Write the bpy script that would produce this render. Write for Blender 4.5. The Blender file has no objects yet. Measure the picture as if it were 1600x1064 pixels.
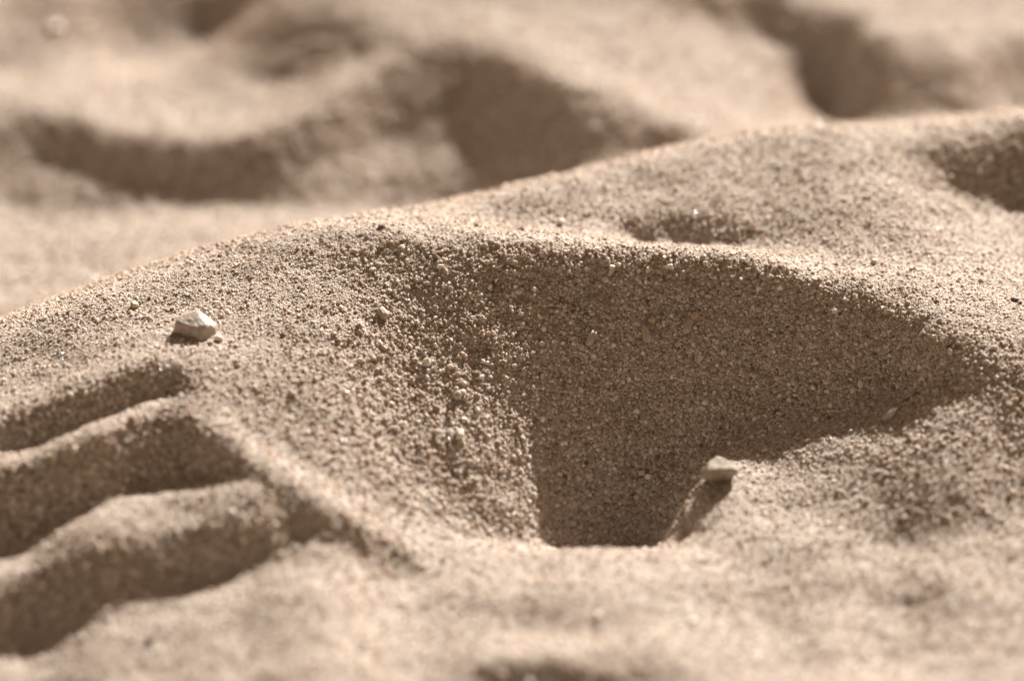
import bpy, bmesh, math, random
import numpy as np
from mathutils import Vector, Matrix, Euler

scene = bpy.context.scene
COLL = scene.collection
rng = np.random.default_rng(7)
random.seed(7)

# ------------------------------------------------------------------ camera
PITCH = math.radians(25.0)
CAM = np.array([0.0, -0.5438, 0.2536])
FPX = 5333.0                                   # focal length in pixels of a 1600 px wide frame
cam_data = bpy.data.cameras.new('camera')
cam_data.sensor_width = 36.0
cam_data.lens = FPX / 1600 * 36.0
cam_data.clip_start = 0.01
cam_data.clip_end = 200.0
cam_data.dof.use_dof = True
cam_data.dof.focus_distance = 0.596
cam_data.dof.aperture_fstop = 7.0
cam = bpy.data.objects.new('camera', cam_data)
COLL.objects.link(cam)
cam.location = CAM
cam.rotation_euler = (math.radians(90) - PITCH, 0, 0)
scene.camera = cam

# ------------------------------------------------------------------ light
SUN_EL = math.radians(32.0)
SUN_AZ = math.radians(25.0)                    # from +Y towards +X
world = bpy.data.worlds.new('World')
scene.world = world
world.use_nodes = True
wn, wl = world.node_tree.nodes, world.node_tree.links
wn.clear()
sky = wn.new('ShaderNodeTexSky')
sky.sky_type = 'NISHITA'
sky.sun_disc = False
sky.sun_elevation = SUN_EL
sky.sun_rotation = SUN_AZ
tint = wn.new('ShaderNodeMix'); tint.data_type = 'RGBA'; tint.blend_type = 'MULTIPLY'
tint.inputs[0].default_value = 1.0
wl.new(sky.outputs[0], tint.inputs[6])
tint.inputs[7].default_value = (1.34, 0.65, 0.29, 1)      # the photograph is toned sepia, its sky light too
bg = wn.new('ShaderNodeBackground'); bg.inputs[1].default_value = 0.05
wl.new(tint.outputs[2], bg.inputs[0])
wo = wn.new('ShaderNodeOutputWorld'); wl.new(bg.outputs[0], wo.inputs[0])

sd = bpy.data.lights.new('sun', 'SUN')
sd.energy = 5.0
sd.angle = math.radians(0.53)
sd.color = (1.0, 0.945, 0.88)
sun = bpy.data.objects.new('sun', sd)
COLL.objects.link(sun)
SUN_DIR = Vector((math.cos(SUN_EL) * math.sin(SUN_AZ), math.cos(SUN_EL) * math.cos(SUN_AZ), math.sin(SUN_EL)))
sun.rotation_euler = SUN_DIR.to_track_quat('Z', 'Y').to_euler()
sun.location = SUN_DIR * 2

scene.view_settings.view_transform = 'Standard'
scene.view_settings.look = 'None'
scene.view_settings.exposure = 1.36
scene.view_settings.gamma = 1.0
scene.view_settings.use_curve_mapping = False
scene.cycles.max_bounces = 5
scene.cycles.diffuse_bounces = 3
scene.cycles.glossy_bounces = 1
scene.cycles.transmission_bounces = 0
scene.cycles.caustics_reflective = False
scene.cycles.caustics_refractive = False

# ------------------------------------------------------------------ relief of the sand
# every profile runs away-to-near down one column of the picture: (pixel row, height in mm);
# each becomes a surveyed point of the ground, the surface is fitted through all of them
MESH_STEP = 0.0006
NGRAIN = 350000
# a profile is [(v, z mm), ...]; (v, 's34') = falls towards the viewer at 34 degrees from the point before;
# None = the next stretch is hidden behind the crest that follows
COLS={
-120:[(-80,0),(0,-2),(60,-4),(110,-6),(140,-6),None,(440,-18),(540,-17)],
0:[(-80,0),(0,-3),(60,-5),(105,-8.0),(130,-8.0),(150,-7.6),None,(375,-19.4),(460,-19),(500,-19)],
100:[(-80,2),(-10,0),(50,'s24'),(95,-8),(130,-8),(168,-8),None,(380,-18),(450,-18)],
200:[(-80,2),(-10,'s20'),(50,'s36'),(90,'s16'),(130,-9),(200,-9),None,(355,-16.6),(420,-16.2)],
330:[(-80,1),(-10,'s20'),(55,'s36'),(100,-7.5),(160,-8.5),(214,-8.5),None,(348,-15.7),(390,-15.4)],
430:[(-80,4),(-40,2.6),(20,1.2),(135,'s20'),(158,-6.9),(186,-6.2),None,(340,-15.6),(362,-15.4)],
560:[(-80,9),(0,5),(22,4.5),(102,'s22'),(122,-1.4),None,(340,-16)],
680:[(-80,10),(0,4.5),(55,3.2),None],
800:[(-80,10),(0,5.5),(50,4.8),(85,4.2),None,(306,12),(330,'s14'),(354,'s14'),None],
900:[(-80,10),(0,6),(60,4),(110,3),(140,2.6),None,(280,13.5),(320,'s12'),(364,'s14'),None],
1000:[(-80,11),(0,5),(60,2),(120,0),(180,-.5),None,(252,14),(300,11.7),(340,10.3),(371,'s44'),(378,'s6'),None],
1060:[(236,14.5),(290,12.3),(340,10.2),(376,'s46'),(381,'s4')],
1100:[(-80,8),(-20,5),(30,'s38'),(120,-2),(180,-3),(205,-3),None,(225,15),(280,13),(343,10.2),(379,'s46'),(384,'s4'),None],
1150:[(215,15.5),(280,13.2),(350,10.1),(380,'s40'),(388,'s0')],
1200:[(-80,6),(-20,4),(60,'s42'),(120,'s3'),(200,'s2'),None,(206,16),(260,14),(330,10.5),(380,7.9),(392,7.5),None],
1300:[(-80,3),(20,1),(110,'s44'),(170,'s42'),(190,'s3'),None,(200,16.5),(260,14.5),(330,11.5),(400,8.3),(425,9.2),None],
1350:[(-80,2.5),(20,1.5),(70,'s14'),(120,'s33'),(172,'s35'),(194,'s6')],
1400:[(-80,2),(0,1),(60,.4),(110,'s15'),(150,'s22'),(180,'s22'),(200,'s8'),None,(208,15),(260,13.5),(330,11),(400,8.2),None],
1500:[(-80,2),(0,1),(60,1),(95,0),(150,'s24'),(190,'s24'),None,(200,15.5),(240,'s16'),(295,'s42'),(350,'s4'),(420,7.5)],
1600:[(-80,2),(0,1),(60,0),(100,'s26'),(150,'s26'),(180,'s24'),None,(188,16.5),(225,'s22'),(318,'s40'),(360,'s4'),(430,6.5)],
1740:[(-80,2),(0,-1),(60,-4),(150,'s24'),None,(170,17),(240,15.5),(330,'s40'),(400,7)],
}
# lofts: profiles with matching rows, filled in between
LOFTS=[
{ # broad slope behind, row by row: crest, middle, foot
-120:[(150,-6),(246,-13),(335,-19.6)],
0:[(162,-7.5),(246,-13.8),(330,-20)],
100:[(180,-8),(255,-14.3),(330,-19.0)],
200:[(212,-9),(270,-14.1),(334,-18.0)],
330:[(226,-8.5),(275,-13.3),(322,-16.6)],
430:[(198,-6),(260,-11.3),(320,-16.1)],
520:[(160,-3.5),(240,-10.4),(322,-16)],
600:[(100,0),(212,-9.4),(325,-16.6)],
680:[(66,3),(195,-7.4),(325,-15.8)],
740:[(74,3.5),(195,-6.7),(315,-14.4)],
800:[(95,4),(185,-3.9),(300,-12.3)],
900:[(150,2.5),(215,-4.2),(275,-9.8)],
1000:[(190,-.5),(220,-3.9),(245,-6.4)],
1090:[(211,-2.8),(216,-3.3),(221,-3.8)],
},
{ # terraces at the lower left and the spur beside them
-120:[(570,3.5),(610,1.8),(676,-.2),(712,-3.4),(728,-2.1),(745,-2.5),(880,-12.4),(900,-11.6),(940,-12.2),(1045,-19.4),(1140,-21)],
0:[(525,5),(575,2.9),(664,.5),(705,-3.1),(722,-1.1),(734,-1.4),(856,-10.8),(880,-10.1),(918,-11),(1015,-17.6),(1100,-19)],
60:[(503,6),(555,4.2),(645,1.8),(690,-2.2),(704,-.4),(718,-.7),(836,-9.9),(858,-9.2),(893,-10.1),(992,-17.1),(1100,-19)],
110:[(483,7.2),(535,5.6),(630,3.2),(674,-.9),(688,.9),(702,.5),(802,-7.5),(824,-6.8),(868,-8.4),(970,-15),(1100,-17.6)],
160:[(466,8.2),(520,6.6),(605,5),(650,1.0),(666,2.4),(682,1.9),(778,-5.8),(800,-5.1),(855,-7.1),(952,-13.5),(1100,-16)],
210:[(446,9),(500,7.4),(582,6.2),(632,2.0),(647,3.0),(660,2.1),(764,-5.6),(784,-4.8),(848,-6.7),(934,-12.8),(1100,-15.5)],
260:[(426,9.8),(485,8),(572,7),(602,4.1),(614,3.7),(640,3.2),(752,-4.7),(770,-4.1),(840,-6.5),(914,-11.8),(1100,-15)],
300:[(414,10.5),(480,8.4),(575,6.6),(605,5.0),(628,3.8),(650,3.0),(746,-4.3),(762,-3.8),(832,-5.9),(897,-10.9),(1100,-14.4)],
350:[(397,11.7),(470,9),(575,6),(620,3.8),(660,2.2),(692,1.4),(747,-3.4),(762,-2.5),(825,-5.3),(885,-10.4),(1100,-14)],
400:[(380,13),(460,9.8),(575,5.3),(640,2.1),(690,0),(722,.1),(744,-1.6),(760,-1.9),(815,-5.2),(868,-9.2),(1100,-13.6)],
450:[(370,13.8),(460,9.9),(590,'s15'),(670,'s19'),(720,'s16'),(754,'s1'),(782,'s50'),(792,'s20'),(820,'s32'),(858,'s24'),(1100,'s5')],
510:[(362,14.6),(470,9.4),(610,'s18'),(700,'s20'),(760,'s16'),(802,'s1'),(832,'s50'),(838,'s34'),(842,'s26'),(866,'s12'),(1100,'s5')],
620:[(357,15),(470,8.0),(610,'s26'),(720,'s22'),(800,'s16'),(858,'s5'),(878,'s40'),(884,'s30'),(892,'s14'),(910,'s8'),(1100,'s3')],
},
{ # far wall of the hollow
760:[(360,14.6),(374,'s2'),(450,'s32'),(550,'s32'),(650,'s32'),(750,'s26'),(840,-16.5),(855,-14.3),None,(868,-13.3),(925,'s-5'),(985,'s9'),(1030,'s-4'),(1100,-16)],
820:[(366,14.2),(380,'s2'),(450,'s35'),(550,'s34'),(650,'s36'),(750,'s32'),(835,'s28'),(850,'s10'),None,(864,-13.3),(925,'s-5'),(985,'s10'),(1030,'s-8'),(1100,-16)],
900:[(373,13.5),(385,'s1'),(450,'s37'),(550,'s37'),(650,'s42'),(750,'s42'),(830,'s40'),(846,'s30'),None,(857,-13),(925,'s-6'),(985,'s7'),(1030,'s-4'),(1100,-16)],
1000:[(386,12.5),(397,'s0'),(450,'s42'),(550,'s43'),(650,'s43'),(750,'s43'),(830,'s42'),(850,'s30'),None,(856,-13),(920,'s-6'),(980,'s4'),(1030,'s2'),(1100,-15.5)],
1100:[(387,12.3),(398,'s0'),(450,'s38'),(550,'s44'),(650,'s43'),(695,'s34'),(730,'s2'),(838,'s4'),None,(856,-13),(900,'s-3'),(960,'s6'),(1030,'s2'),(1100,-15.5)],
1200:[(399,11.5),(411,'s2'),(460,'s41'),(550,'s43'),(610,'s43'),(650,'s34'),(730,'s14'),(800,'s8'),None,(845,'s0'),(900,'s12'),(960,'s8'),(1030,'s0'),(1100,-15)],
1300:[(440,9.2),(450,'s16'),(500,'s37'),(560,'s43'),(620,'s43'),(638,'s27'),(720,'s13'),(790,'s12'),None,(845,'s4'),(900,'s5'),(960,'s5'),(1030,'s2'),(1100,-14)],
1400:[(470,7.8),(478,'s12'),(510,'s38'),(550,'s45'),(590,'s43'),(612,'s24'),(700,'s12'),(780,'s16'),None,(850,'s20'),(900,'s4'),(960,'s10'),(1030,'s2'),(1100,-14)],
1460:[(512,6.6),(520,'s12'),(540,'s40'),(570,'s45'),(590,'s43'),(610,'s24'),(700,'s15'),(780,'s19'),None,(860,'s20'),(910,'s2'),(970,'s10'),(1030,'s2'),(1100,-14)],
1520:[(552,4.6),(558,'s12'),(570,'s40'),(580,'s45'),(590,'s43'),(610,'s26'),(700,'s20'),(790,'s21'),None,(870,'s14'),(920,'s2'),(970,'s8'),(1030,'s2'),(1100,-14)],
1600:[(566,3.5),(574,'s12'),(582,'s30'),(592,'s38'),(600,'s38'),(620,'s30'),(700,'s25'),(800,'s22'),None,(880,'s6'),(930,'s2'),(970,'s6'),(1030,'s4'),(1100,-14)],
1740:[(570,3),(580,'s10'),(590,'s24'),(600,'s24'),(610,'s24'),(630,'s24'),(700,'s20'),(800,'s14'),None,(880,'s6'),(930,'s4'),(970,'s6'),(1030,'s4'),(1100,-14)],
},
]
def resolve(c):
    H_, T0 = 253.6, math.radians(25)
    out, last = [], None
    for q in c:
        if q is None:
            out.append(None); continue
        v, z = q
        T = math.tan(T0 + math.atan((v - 532) / 5333))
        if isinstance(z, str):
            ta = math.tan(math.radians(float(z[1:])))
            y0, z0 = last
            z = (z0 - ta * y0 + ta * H_ / T) / (1 + ta / T)
        last = (H_ / T - z / T, z)
        out.append((v, z))
    return out
COLS = {u: resolve(c) for u, c in COLS.items()}

for L in LOFTS:
    for u in L: L[u] = [(u, *q) if q else None for q in resolve(L[u])]
    ks = sorted(L)
    for a, b in zip(ks[:-1], ks[1:]):
        m = max(1, round((b - a) / 30))
        for k in range(m + (b == ks[-1])):
            f = k / m; col = []
            for p, q in zip(L[a], L[b]):
                if p is None or q is None:
                    col.append(None); continue
                i = len(col); w = []
                ka = ks[max(ks.index(a) - 1, 0)]; kb = ks[min(ks.index(b) + 1, len(ks) - 1)]
                for c in (1, 2):                         # smooth curve through the neighbouring profiles
                    lo, hi = L[ka][i][c], L[kb][i][c]
                    ma = (q[c] - lo) / (b - ka) * (b - a); mb = (hi - p[c]) / (kb - a) * (b - a)
                    w.append((2*f**3 - 3*f**2 + 1) * p[c] + (f**3 - 2*f**2 + f) * ma + (3*f**2 - 2*f**3) * q[c] + (f**3 - f**2) * mb)
                col.append(tuple(w))
            u = a + (b - a) * f + 0.01
            COLS[u] = col
LINES=[]


def at(u, v, z):
    """ground point seen at pixel (u, v) when it lies at height z (metres)"""
    a = np.array([(u - 800) / FPX, 1.0, -(v - 532) / FPX])
    d = np.array([a[0], math.cos(PITCH) + a[2] * math.sin(PITCH), a[2] * math.cos(PITCH) - math.sin(PITCH)])
    t = (z - CAM[2]) / d[2]
    return CAM + d * t

pts = []
us = sorted(COLS)
for u in us:
    prev = None
    for q in COLS[u]:
        if q is None:
            prev = None
            continue
        p = at(u, q[0], q[1] / 1000)
        if prev is not None:
            n = int(np.linalg.norm(p - prev) / 0.011)
            for k in range(1, n + 1):
                pts.append(prev + (p - prev) * k / (n + 1))
        pts.append(p)
        prev = p
for line in LINES:
    for u, v, z in line:
        pts.append(at(u, v, z / 1000))
pts = np.array(pts)
# drop points that fall almost on one another
keep = []
for i, p in enumerate(pts):
    if all((p[0] - pts[j][0]) ** 2 + (p[1] - pts[j][1]) ** 2 > 0.0013 ** 2 for j in keep):
        keep.append(i)
pts = pts[keep]
EPS = 0.0017
n = len(pts)
D = np.sqrt((pts[:, None, 0] - pts[None, :, 0]) ** 2 + (pts[:, None, 1] - pts[None, :, 1]) ** 2 + EPS ** 2)
P = np.c_[np.ones(n), pts[:, 0] * 10, pts[:, 1] * 10]
A = np.zeros((n + 3, n + 3))
A[:n, :n] = D - np.eye(n) * 0.0010
A[:n, n:] = P
A[n:, :n] = P.T
W = np.linalg.solve(A, np.r_[pts[:, 2], 0, 0, 0])

_lat = rng.random((8, 256, 256))
def vnoise(x, y, s, k=0):
    """smooth lattice noise in -1..1, s = cell size"""
    L = _lat[k % 8]
    x = x / s + 37.3 * k; y = y / s + 11.7 * k
    ix = np.floor(x).astype(int); iy = np.floor(y).astype(int)
    fx = x - ix; fy = y - iy
    fx = fx * fx * fx * (fx * (fx * 6 - 15) + 10); fy = fy * fy * fy * (fy * (fy * 6 - 15) + 10)
    a = L[ix % 256, iy % 256]; b = L[(ix + 1) % 256, iy % 256]
    c = L[ix % 256, (iy + 1) % 256]; d = L[(ix + 1) % 256, (iy + 1) % 256]
    return ((a * (1 - fx) + b * fx) * (1 - fy) + (c * (1 - fx) + d * fx) * fy) * 2 - 1

def relief(x, y):
    x = np.asarray(x, float).ravel(); y = np.asarray(y, float).ravel()
    out = np.empty(len(x))
    cx = np.clip(x, -0.15, 0.17); cy = np.clip(y, -0.125, 0.21)
    for s in range(0, len(x), 20000):
        e = s + 20000
        r = np.sqrt((cx[s:e, None] - pts[None, :, 0]) ** 2 + (cy[s:e, None] - pts[None, :, 1]) ** 2 + EPS ** 2)
        out[s:e] = r @ W[:n] + W[n] + W[n + 1] * cx[s:e] * 10 + W[n + 2] * cy[s:e] * 10
    far = np.clip(np.hypot(x - cx, y - cy) / 0.12, 0, 1)
    dune = -0.006 + 0.011 * vnoise(x, y, 0.07, 1) + 0.006 * vnoise(x, y, 0.035, 2)
    out = out * (1 - far) + dune * far
    return out

def fine(x, y):
    x = np.asarray(x, float).ravel(); y = np.asarray(y, float).ravel()
    return (0.00045 * vnoise(x, y, 0.012, 3) + 0.00022 * vnoise(x, y, 0.0052, 4),
            0.00020 * vnoise(x, y, 0.0026, 5) + 0.00013 * vnoise(x, y, 0.0014, 6))

# ------------------------------------------------------------------ materials
def new_mat(name):
    m = bpy.data.materials.new(name); m.use_nodes = True
    nt = m.node_tree
    b = nt.nodes['Principled BSDF']
    return m, nt, b

def ramp(nt, stops, interp='LINEAR'):
    r = nt.nodes.new('ShaderNodeValToRGB')
    r.color_ramp.interpolation = interp
    el = r.color_ramp.elements
    while len(el) > 1: el.remove(el[-1])
    el[0].position = stops[0][0]; el[0].color = (*stops[0][1], 1)
    for p, c in stops[1:]:
        e = el.new(p); e.color = (*c, 1)
    return r

def sand_base_material():
    m, nt, b = new_mat('sand_bed')
    N, L = nt.nodes, nt.links
    geo = N.new('ShaderNodeNewGeometry')
    v = N.new('ShaderNodeTexVoronoi'); v.inputs['Scale'].default_value = 2600
    L.new(geo.outputs['Position'], v.inputs['Vector'])
    r = ramp(nt, [(0, (.20, .155, .12)), (.45, (.37, .315, .265)), (.8, (.45, .39, .335)), (1, (.60, .54, .48))])
    sep = N.new('ShaderNodeSeparateColor'); L.new(v.outputs['Color'], sep.inputs[0])
    L.new(sep.outputs[0], r.inputs[0])
    L.new(r.outputs[0], b.inputs['Base Color'])
    bump = N.new('ShaderNodeBump'); bump.inputs['Strength'].default_value = 0.9
    bump.inputs['Distance'].default_value = 0.00025
    inv = N.new('ShaderNodeMath'); inv.operation = 'SUBTRACT'; inv.inputs[0].default_value = 1
    L.new(v.outputs['Distance'], inv.inputs[1])
    L.new(inv.outputs[0], bump.inputs['Height'])
    L.new(bump.outputs[0], b.inputs['Normal'])
    b.inputs['Roughness'].default_value = 0.85
    b.inputs['Specular IOR Level'].default_value = 0.2
    return m

def grain_material():
    m, nt, b = new_mat('sand_grain')
    N, L = nt.nodes, nt.links
    oi = N.new('ShaderNodeObjectInfo')
    r = ramp(nt, [(0, (.12, .088, .065)), (.06, (.28, .21, .155)), (.22, (.40, .322, .265)), (.5, (.48, .402, .343)),
                  (.75, (.55, .472, .415)), (.93, (.64, .58, .52)), (1, (.78, .74, .69))])
    L.new(oi.outputs['Random'], r.inputs[0])
    L.new(r.outputs[0], b.inputs['Base Color'])
    wnz = N.new('ShaderNodeTexWhiteNoise'); wnz.noise_dimensions = '1D'
    L.new(oi.outputs['Random'], wnz.inputs['W'])
    mr = N.new('ShaderNodeMapRange'); mr.inputs[1].default_value = 0; mr.inputs[2].default_value = 1
    mr.inputs[3].default_value = 0.32; mr.inputs[4].default_value = 0.9
    L.new(wnz.outputs['Value'], mr.inputs[0])
    gl = N.new('ShaderNodeMath'); gl.operation = 'LESS_THAN'; gl.inputs[1].default_value = 0.985   # the odd glassy grain
    L.new(wnz.outputs['Value'], gl.inputs[0])
    mm = N.new('ShaderNodeMath'); mm.operation = 'MULTIPLY_ADD'; mm.inputs[2].default_value = 0.24
    L.new(mr.outputs[0], mm.inputs[0]); L.new(gl.outputs[0], mm.inputs[1])
    L.new(mm.outputs[0], b.inputs['Roughness'])
    b.inputs['Specular IOR Level'].default_value = 0.4
    b.inputs['Subsurface Weight'].default_value = 0.6
    b.inputs['Subsurface Radius'].default_value = (1, .8, .6)
    b.inputs['Subsurface Scale'].default_value = 0.0004
    return m

BED = sand_base_material()
GRAIN = grain_material()

# ------------------------------------------------------------------ ground sheet
def axis(lo, hi, step, far, ratio=1.22):
    a = list(np.arange(lo, hi + step / 2, step))
    s = step; x = hi
    up = []
    while x < far:
        s *= ratio; x += s; up.append(x)
    s = step; x = lo
    dn = []
    while x > -far:
        s *= ratio; x -= s; dn.append(x)
    return np.array(dn[::-1] + a + up)

XS = axis(-0.150, 0.165, MESH_STEP, 6.0)
YS = axis(-0.135, 0.225, MESH_STEP, 6.0)
gx, gy = np.meshgrid(XS, YS)
nx, ny = len(XS), len(YS)
gz = relief(gx, gy).reshape(ny, nx)
dy_, dx_ = np.gradient(gz, YS, XS)
steep = np.clip((np.hypot(dx_, dy_) - 0.22) / 0.42, 0, 1)
steep = steep * steep * (3 - 2 * steep)              # loose crumbs lie on the steep faces, the flats are wind-smoothed
soft, crumb = fine(gx, gy)
gz = (gz.ravel() + soft * (0.75 + 0.25 * steep.ravel()) + crumb * (0.55 + 0.6 * steep.ravel()))
verts = np.c_[gx.ravel(), gy.ravel(), gz]
idx = np.arange(nx * ny).reshape(ny, nx)
quads = np.stack([idx[:-1, :-1], idx[:-1, 1:], idx[1:, 1:], idx[1:, :-1]], -1).reshape(-1, 4)
me = bpy.data.meshes.new('sand_ground')
me.vertices.add(len(verts)); me.vertices.foreach_set('co', verts.ravel())
me.loops.add(quads.size); me.loops.foreach_set('vertex_index', quads.ravel().astype(np.int32))
me.polygons.add(len(quads)); me.polygons.foreach_set('loop_start', np.arange(0, quads.size, 4, dtype=np.int32))
me.update(calc_edges=True)
me.polygons.foreach_set('use_smooth', np.ones(len(quads), bool))
me.materials.append(BED)
ground = bpy.data.objects.new('sand_ground', me)
ground['kind'] = 'structure'
COLL.objects.link(ground)

# bilinear lookup of the finished ground
XI = np.arange(-0.150, 0.165 + MESH_STEP / 2, MESH_STEP)
gzz = gz.reshape(ny, nx)
def lookup(x, y):
    x = np.asarray(x, float); y = np.asarray(y, float)
    i = np.clip(np.searchsorted(XS, x) - 1, 0, nx - 2); j = np.clip(np.searchsorted(YS, y) - 1, 0, ny - 2)
    fx = (x - XS[i]) / (XS[i + 1] - XS[i]); fy = (y - YS[j]) / (YS[j + 1] - YS[j])
    return ((gzz[j, i] * (1 - fx) + gzz[j, i + 1] * fx) * (1 - fy)
            + (gzz[j + 1, i] * (1 - fx) + gzz[j + 1, i + 1] * fx) * fy)

def steepness(x, y):
    i = np.clip(np.searchsorted(XS, x) - 1, 0, nx - 2); j = np.clip(np.searchsorted(YS, y) - 1, 0, ny - 2)
    return steep[j, i]

def seen(u, v):
    """first point of the ground along the view ray through a pixel of the survey picture"""
    p0 = at(u, v, 0.03); p1 = at(u, v, -0.035)
    t = np.linspace(0, 1, 4000)
    q = p0[None, :] + (p1 - p0)[None, :] * t[:, None]
    h = lookup(q[:, 0], q[:, 1])
    k = int(np.argmax(q[:, 2] < h))
    return Vector(q[k])

def normal_at(x, y, d=0.0015):
    hx = (lookup(x + d, y) - lookup(x - d, y)) / (2 * d)
    hy = (lookup(x, y + d) - lookup(x, y - d)) / (2 * d)
    return Vector((-float(hx), -float(hy), 1)).normalized()

# ------------------------------------------------------------------ loose grains (uncountable)
def scatter_grains(name, label, count, median, sigma, smin, smax, lift, seed, zones):
    r = np.random.default_rng(seed)
    X, Yv = [], []
    got = 0
    while got < count:
        m = 200000
        x = r.uniform(-0.150, 0.160, m); y = r.uniform(-0.130, 0.215, m)
        d = 0.0008
        hx = (lookup(x + d, y) - lookup(x - d, y)) / (2 * d); hy = (lookup(x, y + d) - lookup(x, y - d)) / (2 * d)
        area = np.sqrt(1 + hx * hx + hy * hy)
        half = 0.088 + 0.16 * (y + 0.09) * 0.9 + 0.012      # the strip the lens covers widens with distance
        dens = zones(x, y)
        ok = (r.random(m) < area / 2.0 * dens) & (np.abs(x) < half)
        X.append(x[ok]); Yv.append(y[ok]); got += ok.sum()
    x = np.concatenate(X)[:count]; y = np.concatenate(Yv)[:count]
    s = np.clip(np.exp(r.normal(math.log(median), sigma, count)), smin, smax) / 2
    st = steepness(x, y)
    s = s * (0.86 + 0.2 * st)
    z = lookup(x, y) + s * (r.uniform(lift[0], lift[1], count) - 0.20 * (1 - st))
    me = bpy.data.meshes.new(name)
    me.vertices.add(count)
    me.vertices.foreach_set('co', np.c_[x, y, z].ravel())
    a = me.attributes.new('grain_size', 'FLOAT_VECTOR', 'POINT')
    sc = s[:, None] * r.uniform(0.72, 1.22, (count, 3))
    a.data.foreach_set('vector', sc.ravel())
    a = me.attributes.new('grain_turn', 'FLOAT_VECTOR', 'POINT')
    a.data.foreach_set('vector', r.uniform(0, 6.283, (count, 3)).ravel())
    me.update()
    o = bpy.data.objects.new(name, me)
    COLL.objects.link(o)
    o['kind'] = 'stuff'; o['label'] = label; o['category'] = 'sand'
    me.materials.append(GRAIN)
    ng = bpy.data.node_groups.new(name + '_shapes', 'GeometryNodeTree')
    ng.interface.new_socket('Geometry', in_out='INPUT', socket_type='NodeSocketGeometry')
    ng.interface.new_socket('Geometry', in_out='OUTPUT', socket_type='NodeSocketGeometry')
    N, L = ng.nodes, ng.links
    gi = N.new('NodeGroupInput'); go = N.new('NodeGroupOutput')
    j = N.new('GeometryNodeGeometryToInstance')
    for k in range(7):
        ico = N.new('GeometryNodeMeshIcoSphere'); ico.inputs['Radius'].default_value = 1; ico.inputs['Subdivisions'].default_value = 2
        nz = N.new('ShaderNodeTexNoise'); nz.noise_dimensions = '4D'
        nz.inputs['W'].default_value = 3.7 * k + 1; nz.inputs['Scale'].default_value = 1.15; nz.inputs['Detail'].default_value = 1.0
        pos = N.new('GeometryNodeInputPosition')
        sub = N.new('ShaderNodeVectorMath'); sub.operation = 'SUBTRACT'; sub.inputs[1].default_value = (.5, .5, .5)
        L.new(nz.outputs['Color'], sub.inputs[0])
        mul = N.new('ShaderNodeVectorMath'); mul.operation = 'SCALE'; mul.inputs['Scale'].default_value = 1.5
        L.new(sub.outputs[0], mul.inputs[0])
        sp = N.new('GeometryNodeSetPosition'); L.new(ico.outputs[0], sp.inputs[0]); L.new(mul.outputs[0], sp.inputs['Offset'])
        L.new(sp.outputs[0], j.inputs[0])
    sm = N.new('GeometryNodeSetMaterial'); sm.inputs['Material'].default_value = GRAIN
    L.new(j.outputs[0], sm.inputs[0])
    iop = N.new('GeometryNodeInstanceOnPoints')
    L.new(gi.outputs[0], iop.inputs['Points']); L.new(sm.outputs[0], iop.inputs['Instance'])
    iop.inputs['Pick Instance'].default_value = True
    na = N.new('GeometryNodeInputNamedAttribute'); na.data_type = 'FLOAT_VECTOR'; na.inputs[0].default_value = 'grain_size'
    L.new(na.outputs[0], iop.inputs['Scale'])
    nb = N.new('GeometryNodeInputNamedAttribute'); nb.data_type = 'FLOAT_VECTOR'; nb.inputs[0].default_value = 'grain_turn'
    er = N.new('FunctionNodeEulerToRotation'); L.new(nb.outputs[0], er.inputs[0]); L.new(er.outputs[0], iop.inputs['Rotation'])
    L.new(iop.outputs[0], go.inputs[0])
    md = o.modifiers.new('grains', 'NODES'); md.node_group = ng
    return o

if NGRAIN:
    scatter_grains('sand_grains', 'loose tan and brown sand grains covering the ripples and the shaded hollow',
                   NGRAIN, 0.00041, 0.36, 0.00018, 0.0011, (-0.6, 0.3), 5, lambda x, y: np.ones_like(x))
    scatter_grains('coarse_sand_grains', 'coarser crumbs and grains standing proud of the fine sand',
                   7500, 0.00068, 0.25, 0.0004, 0.0013, (-0.25, 0.35), 11, lambda x, y: 0.22 + 0.78 * steepness(x, y))

# ------------------------------------------------------------------ pebbles and chips, one object each
def stone_material(name, dark, mid, pale, scale, rough=0.6, sss=0.3):
    m, nt, b = new_mat(name)
    N, L = nt.nodes, nt.links
    tc = N.new('ShaderNodeTexCoord')
    n1 = N.new('ShaderNodeTexNoise'); n1.inputs['Scale'].default_value = scale; n1.inputs['Detail'].default_value = 6
    n1.inputs['Roughness'].default_value = 0.65
    L.new(tc.outputs['Object'], n1.inputs['Vector'])
    r = ramp(nt, [(.28, dark), (.48, mid), (.68, pale)])
    L.new(n1.outputs['Fac'], r.inputs[0])
    L.new(r.outputs[0], b.inputs['Base Color'])
    bump = N.new('ShaderNodeBump'); bump.inputs['Strength'].default_value = 0.9; bump.inputs['Distance'].default_value = 0.0002
    n2 = N.new('ShaderNodeTexNoise'); n2.inputs['Scale'].default_value = scale * 4; n2.inputs['Detail'].default_value = 4
    L.new(tc.outputs['Object'], n2.inputs['Vector'])
    L.new(n2.outputs['Fac'], bump.inputs['Height']); L.new(bump.outputs[0], b.inputs['Normal'])
    b.inputs['Roughness'].default_value = rough
    b.inputs['Subsurface Weight'].default_value = sss
    b.inputs['Subsurface Radius'].default_value = (1, .8, .6)
    b.inputs['Subsurface Scale'].default_value = 0.0012
    return m

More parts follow.
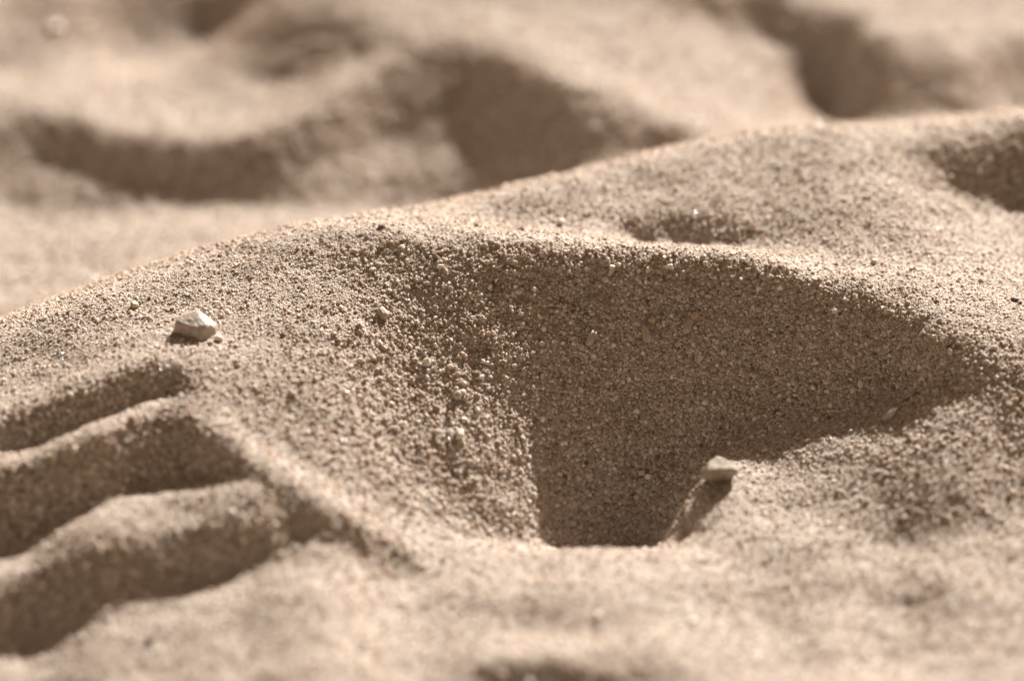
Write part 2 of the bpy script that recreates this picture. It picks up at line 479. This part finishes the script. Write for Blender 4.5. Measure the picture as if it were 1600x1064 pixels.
QUARTZ = stone_material('pale_quartz', (.24, .19, .145), (.38, .33, .28), (.46, .42, .37), 700, sss=0.7)
WHITE = stone_material('white_quartz', (.50, .44, .37), (.62, .56, .49), (.74, .70, .64), 900, 0.3)
TAN = stone_material('tan_stone', (.30, .235, .175), (.42, .34, .265), (.52, .44, .36), 1100)
AMBER = stone_material('amber_stone', (.34, .24, .16), (.46, .35, .25), (.56, .45, .34), 1200, 0.4)
FLAKE = stone_material('sandy_flake', (.15, .12, .09), (.28, .235, .185), (.42, .36, .30), 1500, 0.8)
DARK = stone_material('dark_stone', (.07, .05, .04), (.13, .095, .07), (.22, .17, .13), 1200)

def stone_mesh(name, planes, rough, seed, sub, p=16, fine_amp=0.02):
    """rounded block bounded by the given planes (direction, distance in mm)"""
    bm = bmesh.new()
    bmesh.ops.create_icosphere(bm, subdivisions=sub, radius=1)
    pl = [(Vector(nv).normalized(), h) for nv, h in planes]
    r = random.Random(seed)
    off = Vector((r.uniform(-9, 9), r.uniform(-9, 9), r.uniform(-9, 9)))
    from mathutils import noise
    for v in bm.verts:
        d = v.co.normalized()
        s = 0.0
        for nv, h in pl:
            c = d.dot(nv)
            if c > 0: s += (c / h) ** p
        rad = s ** (-1 / p)
        rad *= 1 + rough * noise.noise(d * 1.7 + off) + rough * 0.5 * noise.noise(d * 4.1 + off) + fine_amp * noise.noise(d * 11 + off)
        v.co = d * rad * 0.001
    me = bpy.data.meshes.new(name)
    bm.to_mesh(me); bm.free()
    me.polygons.foreach_set('use_smooth', np.ones(len(me.polygons), bool))
    return me

def block(sx, sy, sz, seed, cuts=7):
    """planes of an irregular stone with the given half sizes (mm)"""
    r = random.Random(seed)
    out = [((1, r.uniform(-.2, .2), 0), sx), ((-1, r.uniform(-.2, .2), 0), sx), ((r.uniform(-.2, .2), 1, 0), sy),
           ((r.uniform(-.2, .2), -1, 0), sy), ((0, 0, 1), sz), ((0, 0, -1), sz)]
    for _ in range(cuts):
        d = Vector((r.gauss(0, 1), r.gauss(0, 1), r.gauss(0, .9))).normalized()
        h = math.sqrt((d.x * sx) ** 2 + (d.y * sy) ** 2 + (d.z * sz) ** 2)
        out.append((d, h * r.uniform(.9, 1.02)))
    return out

def stone(name, label, cat, u, v, planes, mat, lift, turn=(0, 0, 0), seed=1, sub=4, rough=0.05, p=16, group=None, follow=1.0):
    """seats a stone on the ground where the survey picture shows it; turn in degrees, lift in mm along the ground normal"""
    me = stone_mesh(name, planes, rough, seed, sub, p)
    me.materials.append(mat)
    o = bpy.data.objects.new(name, me)
    g = seen(u, v)
    nrm = normal_at(g.x, g.y)
    o.location = g + nrm * lift * 0.001
    q = Vector((0, 0, 1)).rotation_difference((nrm * follow + Vector((0, 0, 1)) * (1 - follow)).normalized())
    o.rotation_euler = (q @ Euler([math.radians(a) for a in turn]).to_quaternion()).to_euler()
    o['label'] = label; o['category'] = cat
    if group: o['group'] = group
    COLL.objects.link(o)
    return o

stone('quartz_pebble', 'large cream white angular pebble on the left shoulder of the main ridge', 'pebble', 306, 520,
      [((-.10, -.30, 1), 1.85), ((-.38, -1, .12), 2.2), ((.8, -.62, .28), 2.75), ((1, .2, .1), 3.6), ((.25, 1, .25), 2.6), ((-.45, .8, .15), 2.7),
       ((-1, .1, .3), 3.5), ((0, 0, -1), 2.1), ((-.3, -.6, -.8), 2.3), ((.5, .1, .85), 2.35), ((.3, -.7, .7), 2.45)],
      QUARTZ, 0.85, (4, 3, -6), 3, 5, 0.05, 14, follow=0.3)
stone('sandy_flake', 'pointed pale flake standing at the lower right edge of the shaded hollow', 'stone chip', 1128, 752,
      [((0, .04, 1), 1.25), ((-.66, .75, .3), 1.95), ((.66, .75, .3), 1.95), ((.05, -1, -.35), 1.3), ((-1, -.1, -.5), 3.6),
       ((1, -.1, -.6), 3.5), ((0, 0, -1), 3.2), ((-.6, -.5, -.6), 2.5), ((.7, -.5, -.6), 2.4), ((-.7, .1, .8), 2.2), ((.7, .1, .8), 2.2)],
      FLAKE, 2.3, (9, 0, 4), 8, 5, 0.10, 26, follow=0.0)
small = [
 # name, label, category, u, v, half sizes mm, material, lift, turn
 ('oval_pebble', 'tan oval pebble lying on the speckled upper left wall of the hollow', 'pebble', 598, 494, (.95, 1.45, .85), TAN, .55, (0, 0, 25)),
 ('long_pebble', 'long tan pebble in the shaded upper wall of the hollow, just under an amber grain', 'pebble', 1075, 512, (.75, 1.7, .75), TAN, .5, (0, 0, -20)),
 ('amber_grain', 'amber grain at the upper tip of the long tan pebble in the shade', 'pebble', 1086, 496, (.85, .55, .6), AMBER, .5, (0, 0, 20)),
 ('long_pebble', 'dim long pebble in the middle of the shaded wall of the hollow', 'pebble', 1009, 522, (.7, 1.7, .6), TAN, .35, (0, 0, 10)),
 ('amber_grain', 'small amber grain above the dim long pebble in the middle of the shaded wall', 'pebble', 1017, 502, (.65, .5, .5), AMBER, .4, (0, 0, 10)),
 ('long_pebble', 'slanting tan pebble at the left end of the row in the shaded wall', 'pebble', 924, 530, (.65, 1.6, .6), TAN, .4, (0, 0, -28)),
 ('round_pebble', 'round pale pebble on the lit left slope beside the speckled shade', 'pebble', 714, 620, (1.0, .9, .8), QUARTZ, .5, (0, 0, 0)),
 ('white_pebble', 'bright white small pebble low on the lit left slope of the hollow', 'pebble', 718, 681, (.75, .95, .75), WHITE, .5, (0, 0, 15)),
 ('stone_sliver', 'thin dark edged sliver lying on the lit left slope of the hollow', 'stone chip', 657, 616, (1.3, .35, .4), TAN, .4, (0, 20, -30)),
 ('stone_sliver', 'dark flat sliver on the smooth sand at the right edge of the frame', 'stone chip', 1587, 469, (1.0, .6, .3), DARK, .25, (0, 0, 0)),
 ('pale_chip', 'pale chip with a dark underside on the sunlit bank right of the hollow', 'stone chip', 1390, 652, (1.8, .7, .6), QUARTZ, .5, (0, -12, 8)),
 ('brown_pebble', 'small brown pebble up slope and left of the large cream pebble', 'pebble', 210, 479, (.75, .7, .6), AMBER, .35, (0, 0, 30)),
 ('white_chip', 'tiny white chip touching the lower right side of the large cream pebble', 'stone chip', 342, 531, (.75, .45, .45), WHITE, .3, (0, 0, -20)),
 ('white_pebble', 'tiny white pebble behind the crest above the shaded hollow', 'pebble', 876, 350, (.6, .6, .55), WHITE, .4, (0, 0, 0)),
 ('dark_grain', 'small dark grain sitting on the crest of the main ridge', 'pebble', 596, 356, (.6, .5, .4), DARK, .3, (0, 0, 0)),
 ('yellow_grain', 'yellowish oval grain in the right part of the shaded hollow', 'pebble', 1303, 565, (.55, .5, .45), AMBER, .42, (0, 0, 35)),
 ('white_grain', 'pale flat grain left of the yellowish grain in the shaded hollow', 'pebble', 1275, 568, (.55, .38, .35), WHITE, .35, (0, 0, -10)),
 ('white_grain', 'white grain high in the right part of the shaded hollow below the crest', 'pebble', 1304, 489, (.45, .4, .4), WHITE, .42, (0, 0, 0)),
 ('white_grain', 'white grain just under the crest at the top of the shaded wall', 'pebble', 1046, 418, (.5, .45, .45), WHITE, .42, (0, 0, 0)),
 ('brown_grain', 'dark brown grain on the blurred sand at the lower left of the frame', 'pebble', 236, 1002, (.7, .6, .5), DARK, .3, (0, 0, 0)),
 ('brown_grain', 'dark brown grain on the lit left slope below the thin sliver', 'pebble', 617, 659, (.5, .45, .4), DARK, .25, (0, 0, 0)),
 ('brown_grain', 'brown grain on the sunny slope behind the right end of the crest', 'pebble', 1365, 412, (.55, .5, .45), AMBER, .35, (0, 0, 0)),
 ('glassy_grain', 'left one of two glinting grains on the blurred foreground sand', 'pebble', 935, 963, (.7, .65, .6), WHITE, .05, (0, 0, 0)),
 ('glassy_grain', 'right one of two glinting grains on the blurred foreground sand', 'pebble', 1081, 971, (.75, .7, .6), WHITE, .05, (0, 0, 0)),
 ('glassy_grain', 'bright grain on the blurred pale plateau at the upper left', 'pebble', 222, 141, (1.1, 1.0, 1.0), WHITE, .1, (0, 0, 0)),
 ('glassy_grain', 'bright grain in the farthest blurred sand at the top left corner', 'pebble', 85, 45, (1.4, 1.2, 1.2), WHITE, .3, (0, 0, 0)),
]
for i, (nm, lb, cat, u, v, hs, mt, lift, turn) in enumerate(small):
    stone(nm, lb, cat, u, v, block(*[h * (0.8 if mt in (TAN, QUARTZ) and max(hs) < 1.5 else 1) for h in hs], 100 + i), mt, lift, turn, 40 + i, 3, 0.06, 9)
